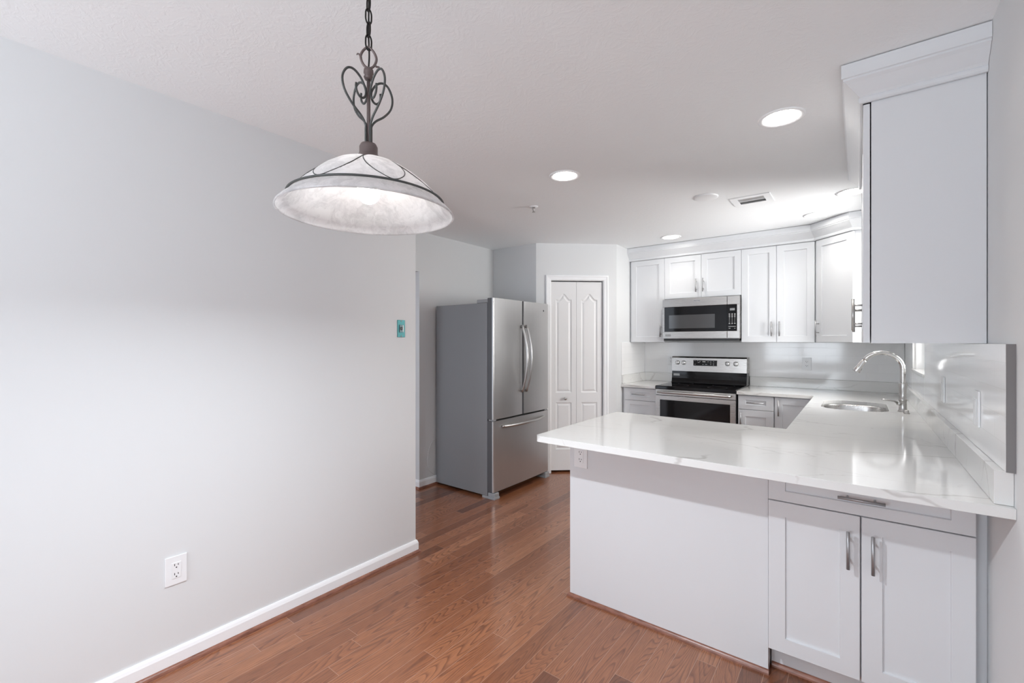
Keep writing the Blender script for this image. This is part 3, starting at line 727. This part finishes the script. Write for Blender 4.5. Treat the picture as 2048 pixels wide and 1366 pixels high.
for kx in (-0.318, -0.250, 0.200, 0.280):
    kn = MB().lathe([(0.024, 0.4995), (0.024, 0.488), (0.021, 0.484), (0.0195, 0.470), (0, 0.468)], (kx, 0, 1.162), 24, 'y').build('knob', satin, r)
    MB().box(kx - 0.003, kx + 0.003, 0.4655, 0.4678, 1.148, 1.178).build('pointer', nickel, kn)
MB().box(-0.363, -0.295, 0.4955, 0.4985, 1.014, 1.040).build('badge', grey_plastic, r)
text_mesh('MAYTAG', 0.0155, 'badge_lettering', marking, r, (-0.329, 0.4948, 1.028))
# front
MB().box(-RW + 0.001, RW - 0.001, -0.022, -0.0005, 0.846, 0.9045, bev=0.002).build('front_strip', steel_h, r)
dr = MB()
dr.box(-RW + 0.001, RW - 0.001, -0.028, -0.0005, 0.80, 0.842).box(-RW + 0.001, RW - 0.001, -0.028, -0.0005, 0.24, 0.34).box(-RW + 0.001, -RW + 0.048, -0.028, -0.0005, 0.34, 0.80).box(RW - 0.048, RW - 0.001, -0.028, -0.0005, 0.34, 0.80)
dro = dr.build('oven_door', steel_h, r)
MB().box(-RW + 0.048, RW - 0.048, -0.024, -0.002, 0.34, 0.80).build('oven_window', black_glass, dro)
m = MB().tube([(-0.345, -0.072, 0.880), (-0.30, -0.074, 0.880), (0.30, -0.074, 0.880), (0.345, -0.072, 0.880)], 0.0115, 16)
for hx in (-0.322, 0.322): m.box(hx - 0.018, hx + 0.018, -0.066, -0.0225, 0.871, 0.889, bev=0.003)
m.build('handle', nickel, r)
MB().box(-RW + 0.001, RW - 0.001, -0.024, -0.0005, 0.06, 0.232, bev=0.002).build('storage_drawer', steel_h, r)

# ------------------------------------------------------------------ microwave
r = empty('microwave', (-1.2865, 4.80, 1.405)); tag(r, 'stainless over-the-range microwave with a black window and keypad', 'microwave')
MB().box(-0.374, 0.374, 0.022, 0.485, 0.022, 0.436).build('body', steel_h, r)
MB().box(-0.366, 0.366, 0.012, 0.47, 0.0, 0.0215).build('bottom_grille', black_plastic, r)
dz0, dz1 = 0.024, 0.438
dm = MB(); dm.box(-0.3745, 0.262, -0.006, 0.0215, 0.355, dz1, bev=0.002).box(-0.3745, 0.262, -0.006, 0.0215, dz0, 0.095, bev=0.002).box(-0.3745, -0.354, -0.006, 0.0215, 0.095, 0.355)
do = dm.build('door', steel_h, r)
MB().box(-0.3535, 0.262, -0.0045, 0.0215, 0.0955, 0.3545).build('door_window', black_glass, do)
MB().box(-0.305, 0.150, -0.0062, -0.0047, 0.128, 0.268).build('window_screen', simple('perforated_screen', (0.035, 0.035, 0.036), 0.12, spec=0.9), do)
MB().box(-0.345, -0.285, -0.0075, -0.0062, 0.045, 0.068, bev=0.0005).build('sticker', grey_plastic, do)
cpn = MB().box(0.2645, 0.3745, -0.006, 0.0215, 0.355, dz1, bev=0.002).box(0.2645, 0.3745, -0.006, 0.0215, dz0, 0.095, bev=0.002).box(0.352, 0.3745, -0.006, 0.0215, 0.095, 0.355).build('control_panel', steel_h, r)
pad = MB().box(0.2645, 0.3515, -0.0045, 0.0215, 0.0955, 0.3545).build('keypad', black_glass, r)
MB().box(0.288, 0.332, -0.0058, -0.0047, 0.296, 0.318).build('display', lcd, pad)
for i in range(8):
    for j_ in range(3):
        hh = 0.0022 if 2 < i < 7 else 0.003; ww = 0.0028 if 2 < i < 7 else 0.006
        bx = 0.284 + j_ * 0.024; bz = 0.262 - i * 0.0135
        MB().box(bx - ww, bx + ww, -0.0056, -0.0044, bz - hh, bz + hh).build('button', marking, pad)
for q in ((0.275, 0.340, 0.137, 0.141), (0.278, 0.292, 0.118, 0.123), (0.328, 0.336, 0.118, 0.123)): MB().box(q[0], q[1], -0.0056, -0.0044, q[2], q[3]).build('button', marking, pad)
bgd = MB().box(-0.056, 0.014, -0.0085, -0.0062, 0.395, 0.420, bev=0.001).build('badge', nickel, do)
text_mesh('MAYTAG', 0.0145, 'badge_lettering', black_plastic, do, (-0.021, -0.0092, 0.4075))

# ------------------------------------------------------------------ fridge (front faces +X)
FYC0, FYC1 = 3.033, 3.922
r = empty('refrigerator', (-2.615, FYC0, 0), radians(90)); tag(r, 'large stainless french-door refrigerator with dark grey sides', 'refrigerator')
FW = FYC1 - FYC0
MB().box(0.002, FW - 0.002, 0.0, 0.655, 0.022, 1.742, bev=0.004).build('body', fridge_side, r)
h = FW / 2
door_side = simple('door_side_grey', (0.10, 0.10, 0.105), 0.4, metal=0.2)
def sides(o):
    for p in o.data.polygons:
        if abs(p.normal.x) > 0.98 or p.normal.y > 0.9: p.material_index = 1
    return o
def gap_edge(o, x):  # colours the rounded edges dark to imitate shade in the centre gap
    for p in o.data.polygons:
        if abs(p.center.x - x) < 0.016 and abs(p.normal.x) > 0.2: p.material_index = 1
    return o
def fdoor(xa, xb, za, zb):
    m = MB(); b = 0.012
    pf = [(xa, -0.006), (xa, -0.058)] + [(xa + b * (1 - cos(a)), -0.058 - b * sin(a)) for a in [radians(q) for q in (30, 60, 90)]]
    n = 10
    for i in range(1, n): 
        u = i / n; pf.append((xa + b + (xb - xa - 2 * b) * u, -0.070 - 0.006 * 4 * u * (1 - u)))
    pf += [(xb - b * (1 - cos(a)), -0.058 - b * sin(a)) for a in [radians(q) for q in (90, 60, 30)]] + [(xb, -0.058), (xb, -0.006)]
    m.prism(pf, za, zb); return m
for nm, xa, xb, hx, sg in (('door', 0.0, h - 0.003, h - 0.035, 1), ('door', h + 0.003, FW, h + 0.035, -1)):
    dd = gap_edge(sides(fdoor(xa, xb, 0.706, 1.782).build(nm, [steel_v, door_side], r)), h)
    cc = 1.235; P = []
    for i in range(21):
        u = i / 20 * 2 - 1; P.append((hx, -0.078 - 0.062 * (1 - u * u) - 0.006, cc + u * 0.318))
    mm = MB().tube(P, [0.010 + 0.0025 * (1 - abs(i / 10 - 1)) for i in range(21)], 14)
    for z in (cc - 0.30, cc + 0.30): mm.tube([(hx, -0.071, z), (hx, -0.096, z)], 0.009, 12)
    mm.build('handle', nickel, dd)
dz = sides(fdoor(0.0, FW, 0.062, 0.690).build('freezer_drawer', [steel_v, door_side], r))
P = [(h + u * 0.335, -0.076 - 0.058 * (1 - u * u) - 0.006, 0.634) for u in [i / 12 - 1 for i in range(25)]]
mm = MB().tube(P, 0.0125, 14)
for x in (h - 0.318, h + 0.318): mm.tube([(x, -0.072, 0.634), (x, -0.094, 0.634)], 0.009, 12)
mm.build('handle', nickel, dz)
MB().box(0.006, FW - 0.006, -0.0055, -0.0005, 0.07, 1.735).build('door_gasket', gap_dark, r)
for xa in (0.006, FW - 0.07): MB().box(xa, xa + 0.062, -0.055, 0.13, 1.7425, 1.775, bev=0.005).build('hinge_cover', grey_plastic, r)
for xa in (0.004, FW - 0.06): MB().box(xa, xa + 0.045, -0.065, -0.012, 0.6915, 0.7045, bev=0.002).build('hinge', grey_plastic, r)
for xa in (0.0, FW - 0.075): MB().box(xa, xa + 0.075, -0.085, 0.06, 0.0, 0.0545 if False else 0.0215, bev=0.003).box(xa + 0.004, xa + 0.07, -0.082, -0.006, 0.02, 0.056, bev=0.005).build('foot', grey_plastic, r)
MB().box(h - 0.0025, h + 0.0025, -0.056, -0.006, 0.708, 1.780).build('door_gap_shade', gap_dark, r)  # dark strip filling the slit between the doors as painted shade
MB().box(0.08, FW - 0.08, -0.004, -0.0005, 0.02, 0.062).build('kick_grille', black_plastic, r)
MB().box(FW - 0.105, FW - 0.088, -0.0745, -0.068, 1.700, 1.716).build('badge', black_plastic, r)
cp_ = catmull([(-3.279, 3.02, 0.44), (-3.276, 2.965, 0.40), (-3.274, 2.925, 0.28), (-3.274, 2.945, 0.16), (-3.276, 3.02, 0.095)], 6)
tag(MB().tube(cp_, 0.0025, 8).build('power_cord', cord_white), 'thin white cord looping out beside the bottom of the refrigerator', 'cord')

# ------------------------------------------------------------------ outlets and wall plates
def outlet(loc, rz, label, z, kind='duplex', oversized=False, slots=True):
    r = empty('outlet' if slots else 'switch', (loc[0], loc[1], z), rz); tag(r, label, 'outlet' if slots else 'switch')
    w, h_ = (0.0395, 0.061)
    p = MB().box(-w, w, -0.0065, -0.0004, -h_, h_, bev=0.002).build('cover_plate', plastic_white, r)
    q = MB().box(-0.0168, 0.0168, -0.0085, -0.0066, -0.0335, 0.0335, bev=0.0008).build('receptacle' if slots else 'rocker', plastic_white, r)
    if slots:
        for dz_ in (-0.0195, 0.0195):
            MB().box(-0.0078, -0.0052, -0.0089, -0.0083, dz_ + 0.0005, dz_ + 0.0095).build('slot', slot_dark, q)
            MB().box(0.0052, 0.0078, -0.0089, -0.0083, dz_ + 0.0015, dz_ + 0.0085).build('slot', slot_dark, q)
            MB().lathe([(0.0028, -0.0083), (0.0028, -0.0089)], (0, 0, dz_ - 0.0065), 10, 'y').build('ground_hole', slot_dark, q)
    return r
outlet((XL, 0.651, 0), radians(90), 'white duplex outlet low on the left wall', 0.414)
outlet((-1.188, PY, 0), 0, 'white duplex outlet on the peninsula panel under the countertop edge', 0.775)
outlet((-1.735, YB - 0.0115, 0), 0, 'white outlet on the tile just left of the stove', 1.185)
outlet((-0.405, YB - 0.0115, 0), 0, 'white outlet on the tile right of the stove, above the counter', 1.175)
outlet((TX, 2.20, 0), radians(-90), 'white switch plate on the right wall tile nearest the viewer', 1.165, slots=False)
outlet((TX, 2.98, 0), radians(-90), 'white switch plate on the right wall tile closer to the window', 1.165, slots=False)
# teal bare mounting bracket on the left wall
r = empty('wall_jack', (XL, 1.852, 1.478), radians(90)); tag(r, 'teal metal wall jack bracket without cover near the edge of the left wall', 'wall jack')
bk = MB().box(-0.030, 0.030, -0.004, -0.0004, -0.055, 0.055, bev=0.001).build('bracket', teal, r)
MB().box(-0.017, 0.017, -0.008, -0.0041, -0.024, 0.024, bev=0.001).build('jack', simple('dark_teal', (0.02, 0.12, 0.14), 0.3), r)
MB().lathe([(0.0105, -0.0082), (0.0105, -0.0088), (0.006, -0.0088)], (-0.003, 0, 0), 16, 'y').build('port', black_plastic, r)
MB().box(0.009, 0.0145, -0.009, -0.0081, -0.022, 0.022).build('side_clip', plastic_white, r)
for z in (-0.048, 0.048): MB().lathe([(0.004, -0.0041), (0.004, -0.006), (0, -0.0065)], (0, 0, z), 12, 'y').build('screw', nickel, r)

# ------------------------------------------------------------------ ceiling fixtures
def can(x, y_, label, power=1.4):
    r = empty('recessed_light', (x, y_, CE)); tag(r, label, 'ceiling light', 'recessed lights in the kitchen ceiling')
    MB().lathe([(0.098, -0.0005), (0.097, -0.004), (0.090, -0.007), (0.074, -0.003), (0.072, -0.0005)], (0, 0, 0), 48, close_ends=False).build('trim_ring', trim_paint, r)
    MB().lathe([(0.0725, -0.0022), (0, -0.0022)], (0, 0, 0), 40, close_ends=False).build('lens', can_glow, r)
    l = bpy.data.lights.new('lamp', 'AREA'); l.shape = 'DISK'; l.size = 0.13; l.energy = power; l.color = (1.0, 0.95, 0.88); l.spread = radians(115)
    o = bpy.data.objects.new('lamp', l); COL.objects.link(o); o.parent = r; o.location = (0, 0, -0.008)
    return r
can(-0.285, 2.43, 'recessed light nearest the big upper cabinet, the largest disc')
can(-1.467, 2.45, 'recessed light alone in the middle of the ceiling')
can(-1.487, 4.53, 'recessed light above the microwave cabinets')
can(-0.269, 4.46, 'recessed light in front of the corner cabinet crown')
can(-0.03, 3.93, 'recessed light over the sink, partly hidden by the near cabinet')
r = empty('smoke_cover', (-0.873, 3.43, CE)); tag(r, 'flat white round blank cover on the ceiling beside the vent', 'ceiling cover')
MB().lathe([(0.082, -0.0005), (0.082, -0.006), (0.070, -0.010), (0, -0.011)], (0, 0, 0), 40, close_ends=False).build('disc', trim_paint, r)
r = empty('ceiling_vent', (-0.622, 3.70, CE)); tag(r, 'white rectangular ceiling vent with two grey louver banks', 'vent')
m = MB()
for bx in ((-0.13, 0.13, -0.115, -0.07), (-0.13, 0.13, 0.07, 0.115), (-0.13, -0.085, -0.07, 0.07), (0.085, 0.13, -0.07, 0.07), (-0.085, 0.085, -0.004, 0.004)): m.box(*bx, -0.006, -0.0005)
m.build('frame', trim_paint, r)
m = MB()
for i in range(16):
    yy = -0.066 + i * 0.0088
    if abs(yy) < 0.006: continue
    s_ = 1 if yy > 0 else -1
    v = [m.bm.verts.new(p) for p in ((-0.085, yy, -0.005), (0.085, yy, -0.005), (0.085, yy + s_ * 0.006, -0.0008), (-0.085, yy + s_ * 0.006, -0.0008))]; m.bm.faces.new(v)
m.build('louvers', simple('grey_louver', (0.6, 0.6, 0.6), 0.5), r)
MB().box(-0.084, 0.084, -0.069, 0.069, -0.0007, -0.0003).build('duct', grey_plastic, r)
r = empty('sprinkler', (-1.99, 2.86, CE)); tag(r, 'small ceiling sprinkler head above the refrigerator aisle', 'sprinkler')
MB().lathe([(0.034, -0.0005), (0.032, -0.006), (0.012, -0.009), (0, -0.009)], (0, 0, 0), 28, close_ends=False).build('escutcheon', trim_paint, r)
MB().lathe([(0.011, -0.009), (0.011, -0.028), (0.006, -0.030), (0.006, -0.040), (0.013, -0.042), (0.013, -0.044), (0, -0.044)], (0, 0, 0), 20).build('head', nickel, r)

# ------------------------------------------------------------------ pendant lamp
PX, PYY = -1.026, 0.711
r = empty('pendant_lamp', (PX, PYY, 0)); tag(r, 'chain-hung pendant lamp with a white alabaster glass bowl and iron scrolls', 'pendant lamp')
prof = [(0.030, 1.862), (0.055, 1.857), (0.088, 1.843), (0.122, 1.821), (0.153, 1.796), (0.177, 1.773), (0.189, 1.759), (0.196, 1.750), (0.208, 1.742), (0.2185, 1.731), (0.2200, 1.727)]
def dome(rad):
    for (a, za), (b, zb) in zip(prof, prof[1:]):
        if a <= rad <= b: return za + (zb - za) * (rad - a) / (b - a)
    return prof[0][1]
rg = MB(); N = 96
rg.tube([(0.1955 * cos(2 * pi * i / N), 0.1955 * sin(2 * pi * i / N), 1.7635) for i in range(N)], 0.0028, 8, closed=True)
rg.build('iron_band', iron, r)
NP = 7; AJ = radians(316.5); HW = pi / NP; R0, R1 = 0.030, 0.191
def petal_half(u):
    """angular half-width of a glass petal at radius fraction u"""
    if u <= 0.2: return HW
    q = (u - 0.2) / 0.78
    return HW * sqrt(max(0.0, 1 - q * q)) ** 1.25 if q < 1 else 0.0
m = MB(); bm = m.bm; SEG = 168; rads = []
for (a_, za), (b_, zb) in zip(prof, prof[1:]):
    k_ = max(1, int((b_ - a_) / 0.0045))
    rads += [a_ + (b_ - a_) * i / k_ for i in range(k_)]
rads.append(prof[-1][0]); rws = []
for rad in rads:
    u = (rad - R0) / (R1 - R0); row = []
    for i in range(SEG):
        an = 2 * pi * i / SEG; bump = 0.0
        if 0.0 < u < 0.98:
            d_ = (an - AJ) % (2 * HW) - HW; w_ = petal_half(u)
            if w_ > 1e-4:
                t_ = abs(d_) / w_
                if t_ < 1: bump = (1 - t_ ** 4) ** 0.6 * 0.0065 * min(1, u * 6) * min(1, (0.98 - u) * 7)
        row.append(bm.verts.new((rad * cos(an), rad * sin(an), dome(rad) + bump)))
    rws.append(row)
for A_, B_ in zip(rws, rws[1:]):
    for i in range(SEG): bm.faces.new((A_[i], B_[i], B_[(i + 1) % SEG], A_[(i + 1) % SEG]))
sh = m.build('glass_shade', shade_mat, r, smooth=True)
sd = sh.modifiers.new('solid', 'SOLIDIFY'); sd.thickness = 0.004; sd.offset = 1
for k_ in range(NP):
    aj = AJ + 2 * HW * k_; ac = aj + HW
    J = []
    for i in range(6):
        rad = R0 + (R1 - R0) * 0.2 * i / 5; J.append((rad * cos(aj), rad * sin(aj), dome(rad) + 0.007))
    MB().tube(J, 0.0015, 6).build('iron_petal_stem', iron, r)
    pts = []
    for sg in (-1, 1):
        half = []
        for i in range(25):
            q = sin(pi / 2 * i / 24); u = 0.2 + 0.78 * q; rad = R0 + (R1 - R0) * u; an = ac + sg * petal_half(u)
            half.append((rad * cos(an), rad * sin(an), dome(rad) + 0.0078))
        pts = half if sg < 0 else pts + half[::-1][1:]
    MB().tube(pts, 0.0013, 6).build('iron_petal_wire', iron, r)
MB().lathe([(0, 1.862), (0.038, 1.8655), (0.036, 1.872), (0.031, 1.881), (0.0265, 1.885), (0.0235, 1.890), (0.0235, 1.907), (0.0195, 1.915), (0.012, 1.918), (0, 1.918)], (0, 0, 0), 32).build('cap', bronze, r)
MB().lathe([(0, 2.085), (0.0095, 2.086), (0.0125, 2.092), (0.0095, 2.097), (0.013, 2.103), (0.012, 2.112), (0.006, 2.118), (0, 2.118)], (0, 0, 0), 20).build('finial', bronze, r)
rod = MB().tube([(0, 0, 1.915), (0, 0, 2.09)], 0.0048, 12); rod.build('rod', bronze, r)
# four scroll arms; first two azimuths point back towards the viewer side
view = math.atan2(PYY, PX)            # direction from camera to lamp
base_az = view + pi - radians(58)
def arm(az, name='scroll_arm'):
    P = [(0.0085, 1.917), (0.0085, 1.950), (0.0095, 1.966), (0.022, 1.984), (0.048, 2.006), (0.069, 2.034), (0.074, 2.064), (0.062, 2.089), (0.044, 2.095), (0.024, 2.083), (0.010, 2.060), (0.0085, 2.044), (0.014, 2.033), (0.024, 2.031), (0.033, 2.040), (0.0365, 2.052), (0.036, 2.063)]
    pts = catmull([(a * cos(az), a * sin(az), z) for a, z in P], 5)
    return MB().tube(pts, 0.0029, 8).build(name, iron, r)
for q in range(4): arm(base_az + q * pi / 2)
# loop with two leaf tips
ra = view + pi / 2
def rp(a, z): return (a * cos(ra), a * sin(ra), z)
RS = -1.0 if cos(radians(37.6)) * cos(ra) + sin(radians(37.6)) * sin(ra) > 0 else 1.0   # side of the leaf tip
lp = catmull([rp(0, 2.116), rp(-0.013, 2.124), rp(-0.020, 2.143), rp(-0.014, 2.160), rp(-0.003, 2.171), rp(0.003, 2.171), rp(0.014, 2.160), rp(0.020, 2.143), rp(0.013, 2.124)], 5, closed=True)
m = MB().tube(lp, 0.0033, 8, closed=True)
m.tube(catmull([rp(-0.019, 2.140), rp(-0.022, 2.147), rp(-0.027, 2.150), rp(-0.0295, 2.146)] if RS < 0 else [rp(0.019, 2.140), rp(0.022, 2.147), rp(0.027, 2.150), rp(0.0295, 2.146)], 4), [0.0034 - 0.00019 * i for i in range(13)], 8); m.tube(catmull([rp(-RS * 0.016, 2.128), rp(-RS * 0.020, 2.124), rp(-RS * 0.027, 2.124), rp(-RS * 0.0275, 2.117)], 4), [0.0034 - 0.00019 * i for i in range(13)], 8)
m.build('hanging_loop', bronze, r)
bz = 1.788
MB().lathe([(0, bz - 0.030)] + [(0.030 * sin(a), bz - 0.030 * cos(a)) for a in [radians(x) for x in range(12, 140, 12)]] + [(0.016, bz + 0.036), (0.014, bz + 0.055), (0, bz + 0.055)], (0, 0, 0), 28).build('bulb', bulb_glow, r)
ld = bpy.data.lights.new('lamp', 'AREA'); ld.shape = 'DISK'; ld.size = 0.05; ld.energy = 24.0; ld.color = (0.87, 0.935, 1.0); ld.spread = radians(164)
lo = bpy.data.objects.new('lamp', ld); COL.objects.link(lo); lo.parent = r; lo.location = (0, 0, bz - 0.0325)
MB().lathe([(0, 1.848), (0.018, 1.848), (0.018, 1.864), (0, 1.864)], (0, 0, 0), 20).build('socket', bronze, r)
# chain with cord
def link(zc, rot, first=[None]):
    P = []
    for i in range(20):
        a = 2 * pi * i / 20
        u = 0.0085 * cos(a); z = zc + 0.0165 * sin(a) + (0.004 if sin(a) > 0 else -0.004)
        P.append((u * cos(rot), u * sin(rot), z))
    return MB().tube(P, 0.0021, 6, closed=True).build('chain_link', chain_black, r)
z = 2.184; i = 0
while z < 2.425:
    link(z, view + pi / 2 + (pi / 2) * (i % 2) + 0.5); z += 0.0345; i += 1
m = MB().tube(catmull([(0, 0, 2.115), (0.003, 0, 2.15), (-0.003, 0.002, 2.21), (0.004, -0.002, 2.28), (-0.003, 0.003, 2.35), (0, 0, 2.42)], 5), 0.0022, 8); m.build('electric_cord', chain_black, r)
MB().lathe([(0, 2.412), (0.02, 2.413), (0.045, 2.425), (0.06, 2.436), (0.06, 2.4395), (0, 2.4395)], (0, 0, 0), 32).build('canopy', bronze, r)
